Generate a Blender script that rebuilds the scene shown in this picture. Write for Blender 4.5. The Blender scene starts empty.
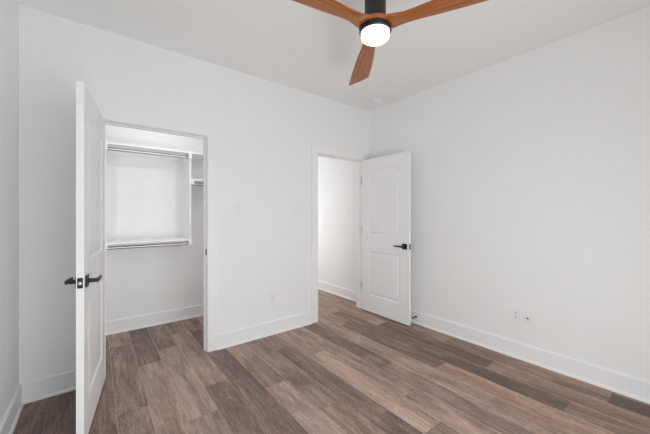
import bpy, bmesh, math, random
from mathutils import Vector, Matrix
random.seed(7)
SC = bpy.context.scene
COL = SC.collection
R = math.radians

# ------------------------------------------------------------ camera
cam_d = bpy.data.cameras.new('camera')
cam = bpy.data.objects.new('camera', cam_d)
COL.objects.link(cam)
cam_d.sensor_width = 36.0
cam_d.lens = 36.0 * 295.34 / 650.0
cam_d.shift_y = -2.67 / 650.0
cam_d.clip_start = 0.02
cam.location = (-3.0244, -2.8871, 1.3003)
cam.rotation_euler = (R(90), 0, -0.6597)
SC.camera = cam

# ------------------------------------------------------------ world, daylight, lamps, exposure
W = bpy.data.worlds.new('world')
SC.world = W
W.use_nodes = True
W.node_tree.nodes['Background'].inputs[0].default_value = (0.80, 0.88, 1.0, 1)
W.node_tree.nodes['Background'].inputs[1].default_value = 0.25


def area(name, loc, rot, sx, sy, power, color):
    d = bpy.data.lights.new(name, 'AREA')
    d.shape = 'RECTANGLE'
    d.size, d.size_y = sx, sy
    d.energy = power
    d.color = color
    o = bpy.data.objects.new(name, d)
    COL.objects.link(o)
    o.location = loc
    o.rotation_euler = rot
    return o


POW = dict(low=32, high=11, closet=1.6, closet_side=1.35, closet_top=2.3, hall=11.5, lens=5.0)
DAY = (0.925, 0.985, 0.995)
# daylight through the tall glazed opening in the wall behind the camera (lights stand in the opening, aim in)
area('window_daylight_lower', (-2.175, -3.40, 0.45), (R(90), 0, 0), 1.8, 0.8, POW['low'], DAY)
area('window_daylight_upper', (-2.00, -3.40, 1.45), (R(90), 0, 0), 1.4, 1.2, POW['high'], DAY)
# unseen side light added before the hall's left wall to brighten the hall
area('hall_fill_light', (-1.0, 1.70, 1.30), (R(90), 0, R(-90)), 1.2, 2.0, POW['hall'], (0.985, 0.995, 1.0))
# closet ceiling lamp; unseen fill strips added round the closet door on the inside: one over it, one at either side
area('closet_ceiling_lamp', (-2.40, 0.45, 2.71), (0, 0, 0), 0.4, 0.3, POW['closet_top'], (0.99, 0.995, 1.0))
area('closet_fill_strip', (-2.25, 0.150, 2.16), (R(72), 0, 0), 1.3, 0.06, POW['closet'], (0.99, 0.995, 1.0))
area('closet_fill_strip', (-2.06, 0.150, 1.15), (R(90), 0, 0), 0.05, 1.4, POW['closet_side'], (0.99, 0.995, 1.0))
area('closet_fill_strip', (-3.12, 0.150, 1.15), (R(90), 0, 0), 0.05, 1.4, POW['closet_side'], (0.99, 0.995, 1.0))

SC.view_settings.view_transform = 'Standard'
SC.view_settings.look = 'None'
SC.view_settings.gamma = 1.0
SC.view_settings.use_curve_mapping = False
SC.view_settings.exposure = 0.0
SC.cycles.max_bounces = 14
SC.cycles.diffuse_bounces = 10


# ------------------------------------------------------------ materials
def mat(name):
    m = bpy.data.materials.new(name)
    m.use_nodes = True
    nt = m.node_tree
    return m, nt, nt.nodes['Principled BSDF']


def paint(name, col, rough=0.55, bump=0.02, scale=180.0, spec=0.4):
    m, nt, b = mat(name)
    b.inputs['Base Color'].default_value = (*col, 1)
    b.inputs['Roughness'].default_value = rough
    b.inputs['Specular IOR Level'].default_value = spec
    if bump:
        tc = nt.nodes.new('ShaderNodeTexCoord')
        n = nt.nodes.new('ShaderNodeTexNoise')
        n.inputs['Scale'].default_value = scale
        n.inputs['Detail'].default_value = 3
        bp = nt.nodes.new('ShaderNodeBump')
        bp.inputs['Strength'].default_value = bump
        bp.inputs['Distance'].default_value = 0.002
        nt.links.new(tc.outputs['Object'], n.inputs['Vector'])
        nt.links.new(n.outputs['Fac'], bp.inputs['Height'])
        nt.links.new(bp.outputs['Normal'], b.inputs['Normal'])
    return m


def metal(name, col, rough, metallic=1.0):
    m, nt, b = mat(name)
    b.inputs['Base Color'].default_value = (*col, 1)
    b.inputs['Roughness'].default_value = rough
    b.inputs['Metallic'].default_value = metallic
    tc = nt.nodes.new('ShaderNodeTexCoord')
    n = nt.nodes.new('ShaderNodeTexNoise')
    n.inputs['Scale'].default_value = 60
    mr = nt.nodes.new('ShaderNodeMapRange')
    mr.inputs['To Min'].default_value = rough * 0.9
    mr.inputs['To Max'].default_value = rough * 1.1
    nt.links.new(tc.outputs['Object'], n.inputs['Vector'])
    nt.links.new(n.outputs['Fac'], mr.inputs['Value'])
    nt.links.new(mr.outputs['Result'], b.inputs['Roughness'])
    return m


M_WALL = paint('wall_paint', (0.88, 0.88, 0.876), 0.75, 0.05)
M_CEIL = paint('ceiling_paint', (0.88, 0.88, 0.876), 0.85, 0.05)
M_TRIM = paint('trim_paint', (0.89, 0.89, 0.89), 0.38, 0.0)
M_DOOR = paint('door_paint', (0.88, 0.88, 0.885), 0.40, 0.03, 120)
M_SHELF = paint('shelf_paint', (0.89, 0.89, 0.89), 0.42, 0.0)
M_PLATE = paint('plastic_white', (0.86, 0.86, 0.855), 0.32, 0.0)
M_SLOT = paint('plastic_dark', (0.05, 0.05, 0.05), 0.5, 0.0)
M_BLACK = metal('black_metal', (0.008, 0.008, 0.009), 0.45, 0.0)
M_STEEL = metal('steel', (0.62, 0.62, 0.63), 0.28)
M_CHROME = metal('rod_chrome', (0.50, 0.50, 0.51), 0.30)
M_HOUSING = metal('fan_black', (0.02, 0.021, 0.024), 0.42, 0.3)
M_SUB = paint('subfloor', (0.05, 0.04, 0.035), 0.9, 0.0)


def wood_blade():
    m, nt, b = mat('blade_wood')
    N, L = nt.nodes, nt.links
    tc = N.new('ShaderNodeTexCoord')
    mp = N.new('ShaderNodeMapping')
    mp.inputs['Scale'].default_value = (1.6, 22, 22)
    n = N.new('ShaderNodeTexNoise')
    n.inputs['Scale'].default_value = 3.0
    n.inputs['Detail'].default_value = 6
    n.inputs['Distortion'].default_value = 0.6
    cr = N.new('ShaderNodeValToRGB')
    e = cr.color_ramp.elements
    e[0].position, e[0].color = 0.30, (0.225, 0.062, 0.013, 1)
    e[1].position, e[1].color = 0.72, (0.45, 0.150, 0.028, 1)
    L.new(tc.outputs['Object'], mp.inputs['Vector'])
    L.new(mp.outputs['Vector'], n.inputs['Vector'])
    L.new(n.outputs['Fac'], cr.inputs['Fac'])
    L.new(cr.outputs['Color'], b.inputs['Base Color'])
    b.inputs['Roughness'].default_value = 0.32
    return m


M_BLADE = wood_blade()


def lens_mat():
    m, nt, b = mat('lamp_lens')
    b.inputs['Base Color'].default_value = (0.9, 0.9, 0.9, 1)
    b.inputs['Roughness'].default_value = 0.4
    b.inputs['Emission Color'].default_value = (0.985, 0.99, 0.98, 1)
    b.inputs['Emission Strength'].default_value = POW['lens']
    return m


M_LENS = lens_mat()


def floor_mat():
    m, nt, b = mat('vinyl_plank_floor')
    N, L = nt.nodes, nt.links
    at = N.new('ShaderNodeAttribute')
    at.attribute_name = 'plank'          # r = tone, g / b = offsets of the grain in this plank
    sep = N.new('ShaderNodeSeparateColor')
    L.new(at.outputs['Color'], sep.inputs['Color'])
    tc = N.new('ShaderNodeTexCoord')
    off = N.new('ShaderNodeCombineXYZ')
    mul1 = N.new('ShaderNodeMath'); mul1.operation = 'MULTIPLY'; mul1.inputs[1].default_value = 37.0
    mul2 = N.new('ShaderNodeMath'); mul2.operation = 'MULTIPLY'; mul2.inputs[1].default_value = 53.0
    L.new(sep.outputs['Green'], mul1.inputs[0]); L.new(sep.outputs['Blue'], mul2.inputs[0])
    L.new(mul1.outputs[0], off.inputs['X']); L.new(mul2.outputs[0], off.inputs['Y'])
    L.new(sep.outputs['Green'], off.inputs['Z'])
    add = N.new('ShaderNodeVectorMath'); add.operation = 'ADD'
    L.new(tc.outputs['Object'], add.inputs[0]); L.new(off.outputs[0], add.inputs[1])

    def noise(sx, sy, detail, dist, rough=0.6):
        mp = N.new('ShaderNodeMapping')
        mp.inputs['Scale'].default_value = (sx, sy, 1)
        n = N.new('ShaderNodeTexNoise')
        n.inputs['Scale'].default_value = 1.0
        n.inputs['Detail'].default_value = detail
        n.inputs['Roughness'].default_value = rough
        n.inputs['Distortion'].default_value = dist
        L.new(add.outputs[0], mp.inputs['Vector'])
        L.new(mp.outputs['Vector'], n.inputs['Vector'])
        return n
    broad = noise(9, 1.5, 3, 0.8)        # cathedral patches
    grain = noise(80, 6, 6, 0.5, 0.7)    # fine streaks
    fleck = noise(150, 38, 3, 0.2, 0.6)  # limed pores
    hue = noise(5, 0.9, 2, 0.3)          # warm / cool drift

    def madd(src, k, c):
        q = N.new('ShaderNodeMath'); q.operation = 'MULTIPLY_ADD'
        q.inputs[1].default_value = k; q.inputs[2].default_value = c
        L.new(src, q.inputs[0])
        return q.outputs[0]

    def plus(a, c):
        q = N.new('ShaderNodeMath'); q.operation = 'ADD'
        L.new(a, q.inputs[0]); L.new(c, q.inputs[1])
        return q.outputs[0]
    v = plus(sep.outputs['Red'], plus(madd(broad.outputs['Fac'], 1.1, -0.55), plus(madd(grain.outputs['Fac'], 1.0, -0.50), madd(fleck.outputs['Fac'], 0.7, -0.35))))
    cr = N.new('ShaderNodeValToRGB')
    el = cr.color_ramp.elements
    el[0].position, el[0].color = 0.0, (0.118, 0.084, 0.068, 1)
    el[1].position, el[1].color = 1.0, (0.65, 0.510, 0.415, 1)
    q = el.new(0.35); q.color = (0.250, 0.177, 0.141, 1)
    q = el.new(0.65); q.color = (0.440, 0.320, 0.254, 1)
    L.new(v, cr.inputs['Fac'])
    mix = N.new('ShaderNodeMix'); mix.data_type = 'RGBA'; mix.blend_type = 'MULTIPLY'
    hr = N.new('ShaderNodeValToRGB')
    hr.color_ramp.elements[0].position, hr.color_ramp.elements[0].color = 0.25, (0.96, 0.94, 1.03, 1)
    hr.color_ramp.elements[1].position, hr.color_ramp.elements[1].color = 0.80, (1.10, 0.965, 0.86, 1)
    L.new(plus(madd(hue.outputs['Fac'], 0.6, -0.05), madd(sep.outputs['Blue'], 0.5, 0.0)), hr.inputs['Fac'])
    mix.inputs['Factor'].default_value = 1.0
    L.new(cr.outputs['Color'], mix.inputs[6]); L.new(hr.outputs['Color'], mix.inputs[7])
    L.new(mix.outputs[2], b.inputs['Base Color'])
    b.inputs['Roughness'].default_value = 0.48
    b.inputs['Specular IOR Level'].default_value = 0.4
    bp = N.new('ShaderNodeBump'); bp.inputs['Strength'].default_value = 0.15; bp.inputs['Distance'].default_value = 0.001
    L.new(grain.outputs['Fac'], bp.inputs['Height']); L.new(bp.outputs['Normal'], b.inputs['Normal'])
    return m


M_FLOOR = floor_mat()


# ------------------------------------------------------------ mesh helpers
class MB:
    """collects shapes and links them as ONE mesh object"""
    def __init__(self):
        self.bm = bmesh.new()

    def box(self, x0, x1, y0, y1, z0, z1, bevel=0.0):
        t = bmesh.new()
        vs = [t.verts.new((x, y, z)) for x in (x0, x1) for y in (y0, y1) for z in (z0, z1)]
        for f in ((0, 1, 3, 2), (4, 6, 7, 5), (0, 4, 5, 1), (2, 3, 7, 6), (0, 2, 6, 4), (1, 5, 7, 3)):
            t.faces.new([vs[i] for i in f])
        if bevel:
            bmesh.ops.bevel(t, geom=t.edges[:], offset=bevel, segments=2, affect='EDGES', profile=0.5)
        self._merge(t)
        return self

    def _merge(self, t, mtx=None):
        if mtx is not None:
            bmesh.ops.transform(t, matrix=mtx, verts=t.verts[:])
        bmesh.ops.recalc_face_normals(t, faces=t.faces[:])
        me = bpy.data.meshes.new('tmp')
        t.to_mesh(me)
        t.free()
        self.bm.from_mesh(me)
        bpy.data.meshes.remove(me)

    def lathe(self, prof, center=(0, 0, 0), axis='Z', n=40):
        """prof: list of (radius, height) along the axis"""
        t = bmesh.new()
        rings = []
        for r, h in prof:
            if r < 1e-6:
                rings.append([t.verts.new((0, 0, h))])
            else:
                rings.append([t.verts.new((r * math.cos(2 * math.pi * i / n), r * math.sin(2 * math.pi * i / n), h)) for i in range(n)])
        for a, b in zip(rings, rings[1:]):
            for i in range(n):
                j = (i + 1) % n
                if len(a) == 1 and len(b) == 1:
                    continue
                if len(a) == 1:
                    t.faces.new((a[0], b[i], b[j]))
                elif len(b) == 1:
                    t.faces.new((a[i], a[j], b[0]))
                else:
                    t.faces.new((a[i], a[j], b[j], b[i]))
        for rg in (rings[0], rings[-1]):
            if len(rg) > 1:
                t.faces.new(rg)
        m = Matrix.Translation(center)
        if axis == 'X':
            m = m @ Matrix.Rotation(R(90), 4, 'Y')
        elif axis == 'Y':
            m = m @ Matrix.Rotation(R(-90), 4, 'X')
        self._merge(t, m)
        return self

    def loft(self, sections, caps=True):
        """sections: list of equal-length closed point rings"""
        t = bmesh.new()
        rs = [[t.verts.new(p) for p in s] for s in sections]
        n = len(rs[0])
        for a, b in zip(rs, rs[1:]):
            for i in range(n):
                t.faces.new((a[i], a[(i + 1) % n], b[(i + 1) % n], b[i]))
        if caps:
            t.faces.new(rs[0])
            t.faces.new(rs[-1])
        self._merge(t)
        return self

    def build(self, name, material, parent=None, smooth=False, angle=35):
        me = bpy.data.meshes.new(name)
        self.bm.to_mesh(me)
        self.bm.free()
        me.materials.append(material)
        if smooth:
            for p in me.polygons:
                p.use_smooth = True
            me.set_sharp_from_angle(angle=R(angle))
        o = bpy.data.objects.new(name, me)
        COL.objects.link(o)
        if parent is not None:
            o.parent = parent
        return o


def structure(o):
    o['kind'] = 'structure'
    return o


def thing(name, label, cat, loc=(0, 0, 0), rz=0.0, group=None):
    o = bpy.data.objects.new(name, None)
    o.empty_display_size = 0.1
    COL.objects.link(o)
    o.location = loc
    o.rotation_euler = (0, 0, rz)
    o['label'] = label
    o['category'] = cat
    if group:
        o['group'] = group
    return o


# ------------------------------------------------------------ dimensions
L = 3.441          # width of the bedroom (left wall at x = -L, right wall at x = 0)
YF = -3.38         # wall behind the camera
C = 2.74           # ceiling
T = 0.115          # thickness of the back wall
CX0, CX1 = -2.975, -2.197     # closet opening
HX0, HX1 = -0.900, -0.136     # hall opening
OH = 2.036         # height of both openings
JT = 0.018         # jamb thickness
CLX1, CLY = -1.15, 1.085      # closet right wall, closet back wall
HLX, HRX, HEY = -1.05, 0.055, 2.6   # hall walls

# ------------------------------------------------------------ floor: planks laid by their joints
PW = 0.179
joints = {-1: -1.9, 0: -0.03, 1: -0.52, 2: 0.13, 3: -0.265, 4: -0.75, 5: 0.02, 6: -0.35, 7: -0.645, 8: -0.37, 9: -0.10,
          10: -0.87, 11: 0.60, 12: -0.575, 13: -0.89, 14: 0.09, 15: -0.56, 16: -0.20, 17: -0.9, 18: 0.2, 19: -0.4}
# tone of the plank that lies just in front of (index 0) / beyond (index -1 ...) the reference joint
tones = {
    0: {-1: 0.50, 0: 0.44, 1: 0.40, 2: 0.08},
    1: {-1: 0.58, 0: 0.14, 1: 0.38, 2: 0.34},
    2: {-1: 0.58, 0: 0.28, 1: 0.22, 2: 0.28},
    3: {-1: 0.52, 0: 0.28, 1: 0.56, 2: 0.5},
    4: {-1: 0.60, 0: 0.58, 1: 0.54, 2: 0.5},
    5: {-1: 0.55, 0: 0.28, 1: 0.46, 2: 0.52},
    6: {-1: 0.60, 0: 0.55, 1: 0.52, 2: 0.5},
    7: {-1: 0.55, 0: 0.68, 1: 0.48, 2: 0.5},
    8: {-1: 0.50, 0: 0.32, 1: 0.26, 2: 0.5},
    9: {-1: 0.45, 0: 0.52, 1: 0.5, 2: 0.5},
    10: {-1: 0.46, 0: 0.62, 1: 0.5, 2: 0.5},
    11: {-1: 0.4, 0: 0.28, 1: 0.28, 2: 0.5},
    12: {-1: 0.58, 0: 0.32, 1: 0.35, 2: 0.5},
    13: {-2: 0.36, -1: 0.66, 0: 0.56, 1: 0.55},
    14: {-1: 0.27, 0: 0.68, 1: 0.62, 2: 0.5},
    15: {-1: 0.44, 0: 0.42, 1: 0.5},
    16: {-1: 0.40, 0: 0.36, 1: 0.36},
    17: {0: 0.14, -1: 0.16}, 18: {0: 0.16, 1: 0.18}, 19: {0: 0.2},  # columns darkened to paint in the shade left of the closet door
}
PL = 1.22


def build_floor():
    X0, X1, Y0, Y1 = -L - 0.1, 0.15, YF - 0.1, HEY + 0.1
    bm = bmesh.new()
    lay = bm.loops.layers.float_color.new('plank')
    g = 0.0003
    zt, zb = 0.0, -0.004
    for k in range(-1, 20):
        xa = -0.055 - PW * (k + 1)
        xb = xa + PW
        xa, xb = max(xa, X0), min(xb, X1)
        if xb - xa < 0.005:
            continue
        j0 = joints[k]
        for m in range(-4, 5):
            ya, yb = j0 - PL * (m + 1), j0 - PL * m
            ya, yb = max(ya, Y0), min(yb, Y1)
            if yb - ya < 0.005:
                continue
            tone = tones.get(k, {}).get(m)
            if tone is None:
                tone = random.uniform(0.3, 0.65)
            warm = random.uniform(0.05, 0.5) if k >= 8 else random.uniform(0.25, 0.6) if k >= 4 else random.uniform(0.5, 0.9)
            col = (tone, random.random(), warm, 1)
            edge = (tone + random.uniform(0.0, 0.6), col[1], warm, 1)  # long bevels coloured lighter to paint highlights along the seams
            bv = 0.003
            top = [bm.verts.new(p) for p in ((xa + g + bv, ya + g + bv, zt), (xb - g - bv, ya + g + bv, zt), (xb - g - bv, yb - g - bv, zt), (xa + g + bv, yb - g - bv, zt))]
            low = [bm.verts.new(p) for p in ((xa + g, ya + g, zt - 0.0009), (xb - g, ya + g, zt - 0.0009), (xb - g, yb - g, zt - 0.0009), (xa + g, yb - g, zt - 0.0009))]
            bot = [bm.verts.new((v.co.x, v.co.y, zb)) for v in low]
            fs = [bm.faces.new(top)]
            for i in range(4):
                j = (i + 1) % 4
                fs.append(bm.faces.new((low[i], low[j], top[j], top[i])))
                fs.append(bm.faces.new((bot[i], bot[j], low[j], low[i])))
            for n_, f in enumerate(fs):
                for lp in f.loops:
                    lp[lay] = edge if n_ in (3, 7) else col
    # slab under the planks
    vs = [bm.verts.new((x, y, z)) for x in (X0, X1) for y in (Y0, Y1) for z in (-0.10, zb)]
    for f in ((0, 1, 3, 2), (4, 6, 7, 5), (0, 4, 5, 1), (2, 3, 7, 6), (0, 2, 6, 4), (1, 5, 7, 3)):
        fc = bm.faces.new([vs[i] for i in f])
        fc.material_index = 1
        for lp in fc.loops:
            lp[lay] = (0.1, 0, 0, 1)
    me = bpy.data.meshes.new('floor')
    bm.to_mesh(me)
    bm.free()
    me.materials.append(M_FLOOR)
    me.materials.append(M_SUB)
    o = bpy.data.objects.new('floor', me)
    COL.objects.link(o)
    return structure(o)


build_floor()

# ------------------------------------------------------------ walls and ceiling
structure(MB().box(-L - 0.1, 0.15, YF - 0.1, HEY + 0.1, C, C + 0.1).build('ceiling', M_CEIL))
wb = MB()
wb.box(-L, CX0 - JT, 0, T, 0, C)
wb.box(CX1 + JT, HX0 - JT, 0, T, 0, C)
wb.box(HX1 + JT, 0.0, 0, T, 0, C)
wb.box(CX0 - JT, CX1 + JT, 0, T, OH + JT, C)
wb.box(HX0 - JT, HX1 + JT, 0, T, OH + JT, C)
structure(wb.build('wall_back', M_WALL))
structure(MB().box(0, 0.15, YF, T, 0, C).build('wall_right', M_WALL))
structure(MB().box(-L - 0.1, -L, YF, CLY, 0, C).build('wall_left', M_WALL))
WX0, WX1, WZ0, WZ1 = -3.10, -1.25, 0.02, 2.10
wf = MB()
wf.box(-L - 0.1, WX0, YF - 0.1, YF, 0, C)
wf.box(WX1, 0.15, YF - 0.1, YF, 0, C)
wf.box(WX0, WX1, YF - 0.1, YF, 0, WZ0)
wf.box(WX0, WX1, YF - 0.1, YF, WZ1, C)
structure(wf.build('wall_front', M_WALL))
structure(MB().box(-L - 0.1, CLX1, CLY, CLY + 0.1, 0, C).build('wall_closet_back', M_WALL))
structure(MB().box(CLX1, HLX, T, HEY, 0, C).build('wall_hall_left', M_WALL))
structure(MB().box(HRX, 0.15, T, HEY, 0, C).build('wall_hall_right', M_WALL))
structure(MB().box(CLX1, 0.15, HEY, HEY + 0.1, 0, C).build('wall_hall_end', M_WALL))


# baseboards: flat board with an eased top and a small shoe moulding at the floor
BH, BT = 0.143, 0.015


def bb_profile():
    p = [(0, 0), (BT + 0.013, 0), (BT + 0.013, 0.008), (BT + 0.010, 0.015), (BT + 0.004, 0.020), (BT, 0.021), (BT, BH - 0.007), (BT - 0.010, BH), (0, BH)]
    return p


def baseboard(mb, a, b, n):
    """a -> b on the wall face, n = outward normal (2-D)"""
    secs = []
    for q in (a, b):
        secs.append([(q[0] + n[0] * d, q[1] + n[1] * d, z) for d, z in bb_profile()])
    mb.loft(secs)


CW, CT, RV = 0.090, 0.018, 0.005      # casing width, thickness, reveal
m = MB()
baseboard(m, (-L, 0), (CX0 - RV - CW, 0), (0, -1))
baseboard(m, (CX1 + RV + CW, 0), (HX0 - RV - CW, 0), (0, -1))
structure(m.build('baseboard_back', M_TRIM))
m = MB(); baseboard(m, (0, YF), (0, 0), (-1, 0)); structure(m.build('baseboard_right', M_TRIM))
m = MB(); baseboard(m, (-L, YF), (-L, 0), (1, 0)); structure(m.build('baseboard_left', M_TRIM))
m = MB(); baseboard(m, (-L, CLY), (CLX1, CLY), (0, -1)); structure(m.build('baseboard_closet', M_TRIM))
m = MB(); baseboard(m, (HRX, T + CT), (HRX, HEY), (-1, 0)); structure(m.build('baseboard_hall', M_TRIM))


# casings and jambs of the two openings
def casing(x0, x1):
    mb = MB()
    for y0, y1 in ((-CT, 0.0), (T, T + CT)):
        mb.box(x0 - RV - CW, x0 - RV, y0, y1, 0, OH + RV + CW, 0.0015)
        mb.box(x1 + RV, x1 + RV + CW, y0, y1, 0, OH + RV + CW, 0.0015)
        mb.box(x0 - RV, x1 + RV, y0, y1, OH + RV, OH + RV + CW, 0.0015)
    return mb


def jamb(x0, x1):
    mb = MB()
    mb.box(x0 - JT, x0, -0.002, T + 0.002, 0, OH + JT)
    mb.box(x1, x1 + JT, -0.002, T + 0.002, 0, OH + JT)
    mb.box(x0, x1, -0.002, T + 0.002, OH, OH + JT)
    mb.box(x0, x0 + 0.011, 0.042, 0.078, 0, OH, 0.001)        # door stop strips
    mb.box(x1 - 0.011, x1, 0.042, 0.078, 0, OH, 0.001)
    mb.box(x0 + 0.011, x1 - 0.011, 0.042, 0.078, OH - 0.011, OH, 0.001)
    return mb


structure(casing(CX0, CX1).build('trim_1', M_TRIM))
structure(casing(HX0, HX1).build('trim_2', M_TRIM))
jc = structure(jamb(CX0, CX1).build('trim_3', M_TRIM))
jh = structure(jamb(HX0, HX1).build('trim_4', M_TRIM))
MB().box(CX1 - 0.0015, CX1 + 0.001, 0.006, 0.036, 0.912, 0.970, 0.0005).build('strike_plate', M_BLACK, jc)
MB().box(HX0 - 0.001, HX0 + 0.0015, 0.006, 0.036, 0.892, 0.950, 0.0005).build('strike_plate', M_BLACK, jh)

# ------------------------------------------------------------ panel doors
DW, DT, DZ0, DZ1 = 0.762, 0.035, 0.012, 2.030
SX0, SX1 = 0.128, 0.634
ARC_SH, ARC_PK = 1.845, 1.905


def panel_loops(kind, N=18):
    """outline of the panel at a given inset"""
    def lower(d):
        return [(SX0 + d, 0.232 + d), (SX1 - d, 0.232 + d), (SX1 - d, 0.812 - d), (SX0 + d, 0.812 - d)]

    def upper(d):
        half = (SX1 - SX0) / 2
        h = ARC_PK - ARC_SH
        rad = (half * half + h * h) / (2 * h)
        xc, zc = (SX0 + SX1) / 2, ARC_PK - rad
        rr = rad - d
        xs = half - d
        a = math.asin(xs / rr)
        pts = [(SX0 + d, 1.028 + d), (SX1 - d, 1.028 + d)]
        for i in range(N + 1):
            t = a - 2 * a * i / N
            pts.append((xc + rr * math.sin(t), zc + rr * math.cos(t)))
        return pts
    return lower if kind == 'lower' else upper


def door_leaf():
    mb = MB()
    for side in (0, 1):
        t = bmesh.new()
        y = 0.0 if side == 0 else DT
        sg = 1 if side == 0 else -1       # recess goes into the leaf

        def P(p, d):
            return t.verts.new((p[0], y + sg * d, p[1]))
        outer = [P(q, 0) for q in ((0, DZ0), (DW, DZ0), (DW, DZ1), (0, DZ1))]
        edges = [t.edges.new((outer[i], outer[(i + 1) % 4])) for i in range(4)]
        first = []
        for kind in ('lower', 'upper'):
            fn = panel_loops(kind)
            v = [P(q, 0) for q in fn(0)]
            edges += [t.edges.new((v[i], v[(i + 1) % len(v)])) for i in range(len(v))]
            first.append((fn, v))
        bmesh.ops.triangle_fill(t, use_beauty=True, use_dissolve=False, edges=edges)
        # drop triangles that fell inside a panel hole
        kill = []
        for f in t.faces:
            c = f.calc_center_median()
            if SX0 < c.x < SX1 and (0.232 < c.z < 0.812 or 1.028 < c.z < ARC_SH - 0.001):
                kill.append(f)
            elif SX0 < c.x < SX1 and ARC_SH - 0.001 <= c.z < ARC_PK:
                half = (SX1 - SX0) / 2; h = ARC_PK - ARC_SH
                rad = (half * half + h * h) / (2 * h)
                if (c.x - (SX0 + SX1) / 2) ** 2 + (c.z - (ARC_PK - rad)) ** 2 < (rad - 0.0005) ** 2:
                    kill.append(f)
        bmesh.ops.delete(t, geom=kill, context='FACES_ONLY')
        for fn, v in first:
            prev = v
            for d, dep in ((0.003, 0.004), (0.012, 0.0105), (0.020, 0.0110), (0.042, 0.0030), (0.047, 0.0020)):
                cur = [P(q, dep) for q in fn(d)]
                for i in range(len(cur)):
                    j = (i + 1) % len(cur)
                    t.faces.new((prev[i], prev[j], cur[j], cur[i]))
                prev = cur
            t.faces.new(prev)
        bmesh.ops.recalc_face_normals(t, faces=t.faces[:])
        # faces must look outwards
        s = sum(f.normal.y * f.calc_area() for f in t.faces)
        if (s > 0) == (side == 0):
            bmesh.ops.reverse_faces(t, faces=t.faces[:])
        me = bpy.data.meshes.new('tmp'); t.to_mesh(me); t.free(); mb.bm.from_mesh(me); bpy.data.meshes.remove(me)
    # the four edges of the leaf
    t = bmesh.new()
    a = [t.verts.new((x, 0, z)) for x, z in ((0, DZ0), (DW, DZ0), (DW, DZ1), (0, DZ1))]
    b = [t.verts.new((x, DT, z)) for x, z in ((0, DZ0), (DW, DZ0), (DW, DZ1), (0, DZ1))]
    for i in range(4):
        j = (i + 1) % 4
        t.faces.new((a[i], a[j], b[j], b[i]))
    me = bpy.data.meshes.new('tmp'); t.to_mesh(me); t.free(); mb.bm.from_mesh(me); bpy.data.meshes.remove(me)
    bmesh.ops.remove_doubles(mb.bm, verts=mb.bm.verts[:], dist=1e-5)
    return mb


def lever_handle(parent, side, s=0.702, z=0.922):
    """side 0 = the y = 0 face, 1 = the y = DT face; the lever points to the hinge"""
    y0, sg = (0.0, -1) if side == 0 else (DT, 1)

    def Y(d):
        return y0 + sg * d
    r = MB()
    r.box(s - 0.033, s + 0.033, min(Y(0), Y(0.008)), max(Y(0), Y(0.008)), z - 0.033, z + 0.033, 0.002)
    o = r.build('lever_handle', M_BLACK, parent)
    o['label'] = 'black square rose and lever'
    lv = MB()
    lv.lathe([(0.0125, 0), (0.0125, 0.03), (0.0105, 0.034), (0.0105, 0.052)], (s, Y(0.006), z), 'Y', 20) if sg > 0 else \
        lv.lathe([(0.0105, -0.052), (0.0105, -0.034), (0.0125, -0.03), (0.0125, 0)], (s, Y(0.006), z), 'Y', 20)
    secs = []
    for f, hh, th, yo in ((0.016, 0.0105, 0.0075, 0.050), (0.0, 0.0115, 0.0085, 0.051), (-0.04, 0.0105, 0.0075, 0.053), (-0.09, 0.0085, 0.006, 0.053), (-0.122, 0.0075, 0.005, 0.050), (-0.128, 0.005, 0.003, 0.0495)):
        ring = []
        for i in range(12):
            t = 2 * math.pi * i / 12
            cx, cz = math.cos(t), math.sin(t)
            cx = math.copysign(abs(cx) ** 0.55, cx); cz = math.copysign(abs(cz) ** 0.55, cz)
            ring.append((s + f, Y(yo + cx * th), z + cz * hh))
        secs.append(ring)
    lv.loft(secs)
    lv.build('lever', M_BLACK, o, smooth=True, angle=50)
    return o


def panel_door(name, label, loc, rz, hinge_z, knuckle_y):
    d = thing(name, label, 'door', loc, rz)
    structure(d)
    door_leaf().build('door_leaf', M_DOOR, d, smooth=False)
    lever_handle(d, 0)
    lever_handle(d, 1)
    lp = MB().box(DW - 0.0005, DW + 0.0015, DT / 2 - 0.0125, DT / 2 + 0.0125, 0.922 - 0.029, 0.922 + 0.029, 0.0006).build('latch_plate', M_BLACK, d)
    MB().box(DW + 0.001, DW + 0.011, DT / 2 - 0.007, DT / 2 + 0.007, 0.922 - 0.009, 0.922 + 0.009, 0.002).build('latch_bolt', M_STEEL, lp)
    for hz in hinge_z:
        h = MB()
        h.box(-0.022, 0.0005, 0.004, DT - 0.003, hz - 0.045, hz + 0.045)
        h.lathe([(0.0055, -0.047), (0.0055, 0.047)], (-0.006, knuckle_y, hz), 'Z', 16)
        h.build('hinge', M_STEEL, d, smooth=True)
    return d


# closet door: folds 98 degrees into the room, its free edge towards the camera
# (local y = 0 is the face turned to the right; thickness goes to the left, so the leaf is mirrored about its face)
th = R(-98)
cl_loc = Vector((-2.970, -0.028, 0)) - Vector((-math.sin(th), math.cos(th), 0)) * DT
d1 = panel_door('door_1', 'white panelled closet door standing open nearly edge-on at the left, with black levers on both sides', cl_loc, th, (1.79, 1.06, 0.28), -0.003)
# hall door: opens back against the right wall
d2 = panel_door('door_2', 'white arched-panel bedroom door swung open against the right wall beside the hall opening', (-0.164, -0.022, 0), R(270), (1.76, 1.09, 0.335), -0.003)

# ------------------------------------------------------------ closet shelving
SY = 0.725                       # front edge of the shelves
SB = CLY                         # wall behind
PX0, PX1 = -2.946, -2.180        # the two upright panels (inner faces)
un = thing('closet_shelf', 'white built-in closet shelving with upper and lower hanging rods', 'shelf', (-2.18, SB, 0))


def U(mb, name, material, parent=un, **k):
    bmesh.ops.translate(mb.bm, verts=mb.bm.verts[:], vec=(2.18, -SB, 0))
    return mb.build(name, material, parent, **k)


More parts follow.
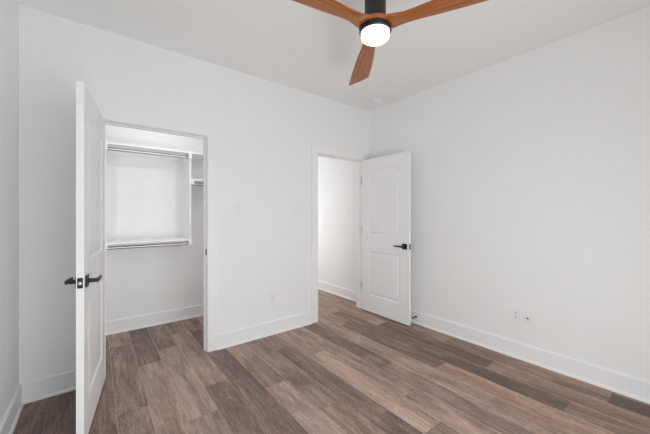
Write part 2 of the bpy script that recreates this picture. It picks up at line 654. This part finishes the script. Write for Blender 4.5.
U(MB().box(-L, CLX1, SY, SB, 1.998, 2.018, 0.0012), 'top_shelf', M_SHELF)
U(MB().box(PX0, PX1, SY, SB, 1.000, 1.020, 0.0012), 'lower_shelf', M_SHELF)
U(MB().box(PX1 + 0.019, CLX1, SY, SB, 1.690, 1.710, 0.0012), 'side_shelf', M_SHELF)
U(MB().box(PX1, PX1 + 0.019, SY, SB, 0.965, 1.998, 0.0012), 'divider_panel', M_SHELF)
U(MB().box(PX0 - 0.019, PX0, SY, SB, 0.965, 1.998, 0.0012), 'side_panel', M_SHELF)
U(MB().box(PX0, PX1, SB - 0.019, SB, 1.955, 1.998, 0.001), 'cleat', M_SHELF)
U(MB().box(PX0, PX1, SB - 0.019, SB, 0.957, 1.000, 0.001), 'cleat', M_SHELF)
U(MB().box(PX1 + 0.019, CLX1, SB - 0.019, SB, 1.647, 1.690, 0.001), 'cleat', M_SHELF)


def rod(x0, x1, z, y=0.775):
    r = U(MB().lathe([(0.016, x0), (0.016, x1)], (0, y, z), 'X', 24), 'hanging_rod', M_CHROME, smooth=True)
    r['label'] = 'chrome hanging rod'
    return r


def bracket(x, zt, y=0.775):
    """moulded rod bracket: block on the front of the upright, arm back along it under the rod"""
    mb = MB()
    mb.box(x - 0.017, x + 0.017, SY - 0.014, SY - 0.0005, zt - 0.062, zt, 0.002)
    U(mb, 'rod_bracket', M_SHELF)


rod(PX0 + 0.006, PX1 - 0.006, 1.958)
bracket(PX0 - 0.006, 2.000)
bracket(PX1 + 0.006, 2.000)
rod(PX0 + 0.006, PX1 - 0.006, 0.962)
bracket(PX0 - 0.006, 1.022)
bracket(PX1 + 0.006, 1.022)
rod(PX1 + 0.025, CLX1 - 0.006, 1.650)
bracket(PX1 + 0.034, 1.712)
U(MB().box(PX1 - 0.02, PX1 - 0.004, CLY - 0.012, CLY, 0.895, 0.925, 0.002), 'wall_clip', M_STEEL)

# ------------------------------------------------------------ ceiling fan
FX, FY = -1.720, -1.690
fan = thing('ceiling_fan', 'ceiling fan with three reddish wooden blades, black motor and lit round lamp', 'ceiling fan', (FX, FY, 2.42))
Z = lambda z: z - 2.42
MB().lathe([(0.0, Z(2.740)), (0.075, Z(2.740)), (0.075, Z(2.715)), (0.066, Z(2.695)), (0.034, Z(2.668)), (0.0, Z(2.668))]).build('canopy', M_HOUSING, fan, smooth=True)
MB().lathe([(0.0135, Z(2.60)), (0.0135, Z(2.68))]).build('downrod', M_HOUSING, fan, smooth=True)
MB().lathe([(0.0, Z(2.612)), (0.030, Z(2.612)), (0.060, Z(2.600)), (0.062, Z(2.575)), (0.062, Z(2.475)), (0.068, Z(2.445)), (0.064, Z(2.427)), (0.0, Z(2.427))]).build('motor_housing', M_HOUSING, fan, smooth=True)
MB().lathe([(0.0, Z(2.431)), (0.080, Z(2.431)), (0.096, Z(2.426)), (0.100, Z(2.414)), (0.097, Z(2.400)), (0.0, Z(2.396))], n=48).build('hub', M_BLADE, fan, smooth=True)
lk = MB().lathe([(0.0, Z(2.398)), (0.092, Z(2.398)), (0.0945, Z(2.394)), (0.0945, Z(2.376)), (0.089, Z(2.370)), (0.0, Z(2.370))], n=48).build('light_kit', M_HOUSING, fan, smooth=True)
MB().lathe([(0.0, Z(2.372)), (0.083, Z(2.372)), (0.083, Z(2.350)), (0.080, Z(2.341)), (0.072, Z(2.335)), (0.0, Z(2.333))], n=48).build('lamp_lens', M_LENS, lk, smooth=True)


def blade():
    mb = MB()
    # station: radius, half width to the + side, half width to the - side, pitch (deg), thickness, height, slant
    st = [(0.060, 0.060, 0.060, -1, 0.026, 0.0),
          (0.095, 0.062, 0.062, -2, 0.025, 0.0),
          (0.125, 0.054, 0.054, -3, 0.023, 0.0),
          (0.170, 0.047, 0.042, -4, 0.020, 0.0),
          (0.240, 0.051, 0.046, -4, 0.016, 0.0),
          (0.350, 0.060, 0.058, -4, 0.013, 0.0),
          (0.490, 0.069, 0.068, -4, 0.011, 0.0),
          (0.605, 0.073, 0.071, -4, 0.010, 0.0),
          (0.680, 0.075, 0.072, -4, 0.009, 0.0),
          (0.712, 0.0755, 0.070, -4, 0.008, 0.0),
          (0.730, 0.076, 0.062, -4, 0.006, 0.0)]
    slants = [0, 0, 0, 0, 0, 0, 0, 0.01, 0.05, 0.075, 0.085]
    secs = []
    for (r, wp, wm, pit, th_, zz), sl in zip(st, slants):
        ring = []
        n = 20
        for i in range(n):
            t = 2 * math.pi * i / n
            c, s_ = math.cos(t), math.sin(t)
            c = math.copysign(abs(c) ** 0.6, c)
            y = c * (wp if c > 0 else wm)
            zl = math.copysign(abs(s_) ** 0.8, s_) * th_ / 2
            a = R(pit)
            ring.append((r + sl * (y / 0.07) * 0.75, y * math.cos(a) - zl * math.sin(a), Z(2.412) + zz + y * math.sin(a) + zl * math.cos(a)))
        secs.append(ring)
    mb.loft(secs)
    return mb


b0 = blade().build('blade', M_BLADE, fan, smooth=True, angle=40)
b0.rotation_euler = (0, 0, R(53.5))
for q in (173.5, -66.5):
    b = b0.copy()
    COL.objects.link(b)
    b.parent = fan
    b.rotation_euler = (0, 0, R(q))

# ------------------------------------------------------------ small fittings
sd = thing('smoke_detector', 'round white smoke detector on the ceiling near the far corner', 'smoke detector', (-0.215, -0.335, C))
MB().lathe([(0, 0), (0.066, 0), (0.066, -0.012), (0.0, -0.012)]).build('base', M_PLATE, sd, smooth=True)
MB().lathe([(0, -0.011), (0.062, -0.012), (0.060, -0.026), (0.050, -0.036), (0.030, -0.040), (0, -0.041)]).build('cover', M_PLATE, sd, smooth=True)




def plate(parent, w=0.070, h=0.115):
    return MB().box(-w / 2, w / 2, -0.006, 0, -h / 2, h / 2, 0.0022).build('plate', M_PLATE, parent)


def switch(label, loc, rz, gangs, group=None):
    t = thing('light_switch', label, 'light switch', loc, rz, group)
    p = plate(t, 0.070 + 0.046 * (gangs - 1))
    for g in range(gangs):
        x = (g - (gangs - 1) / 2) * 0.046
        mb = MB()
        mb.box(x - 0.0165, x + 0.0165, -0.0085, -0.004, -0.033, 0.033, 0.0012)
        rk = mb.build('rocker', M_PLATE, t)
        rk.rotation_euler = (R(1.5), 0, 0)
    return t


def duplex(label, loc, rz):
    t = thing('wall_outlet', label, 'outlet', loc, rz)
    plate(t)
    for z in (-0.020, 0.020):
        r = MB().box(-0.017, 0.017, -0.0082, -0.004, z - 0.0145, z + 0.0145, 0.0035).build('receptacle', M_PLATE, t)
        s = MB()
        s.box(-0.0075, -0.0052, -0.0086, -0.0078, z - 0.004, z + 0.006)
        s.box(0.0052, 0.0075, -0.0086, -0.0078, z - 0.003, z + 0.006)
        s.box(-0.002, 0.002, -0.0086, -0.0078, z - 0.011, z - 0.007)
        s.build('slots', M_SLOT, r)
    return t


switch('single white light switch on the back wall just right of the closet opening', (-1.875, 0, 1.347), 0, 1)
switch('double white light switch on the back wall just left of the hall opening', (-1.178, 0, 1.345), 0, 2)
switch('white light switch on the bright hall wall seen through the open doorway', (HRX, 0.525, 1.333), R(-90), 1)
duplex('white outlet low on the back wall between the closet and the hall opening', (-1.500, 0, 0.388), 0)
duplex('white outlet low on the right wall, the one nearer the open door', (0, -1.830, 0.388), R(-90))
cx = thing('cable_outlet', 'white plate with a round cable jack low on the right wall', 'outlet', (0, -1.925, 0.382), R(-90))
plate(cx)
MB().lathe([(0.0075, -0.012), (0.0075, 0.003)], (0, -0.006, 0), 'Y', 6).build('jack', M_STEEL, cx)
MB().lathe([(0.0045, -0.0215), (0.0045, 0.0)], (0, 0.0, 0), 'Y', 16).build('jack_pin', M_SLOT, cx)

ds = thing('door_stop', 'small black door stop on the right baseboard behind the open door', 'door stop', (-BT, -0.775, 0.082), R(-90))
MB().lathe([(0.0, -0.007), (0.008, -0.007), (0.0125, -0.004), (0.0125, 0.0)], (0, 0, 0), 'Y', 24).build('base', M_BLACK, ds, smooth=True)
MB().lathe([(0.0045, -0.056), (0.0045, -0.005)], (0, 0, 0), 'Y', 16).build('stem', M_BLACK, ds, smooth=True)
MB().lathe([(0.0, -0.070), (0.0075, -0.069), (0.009, -0.066), (0.009, -0.055), (0.0, -0.055)], (0, 0, 0), 'Y', 20).build('bumper', M_BLACK, ds, smooth=True)
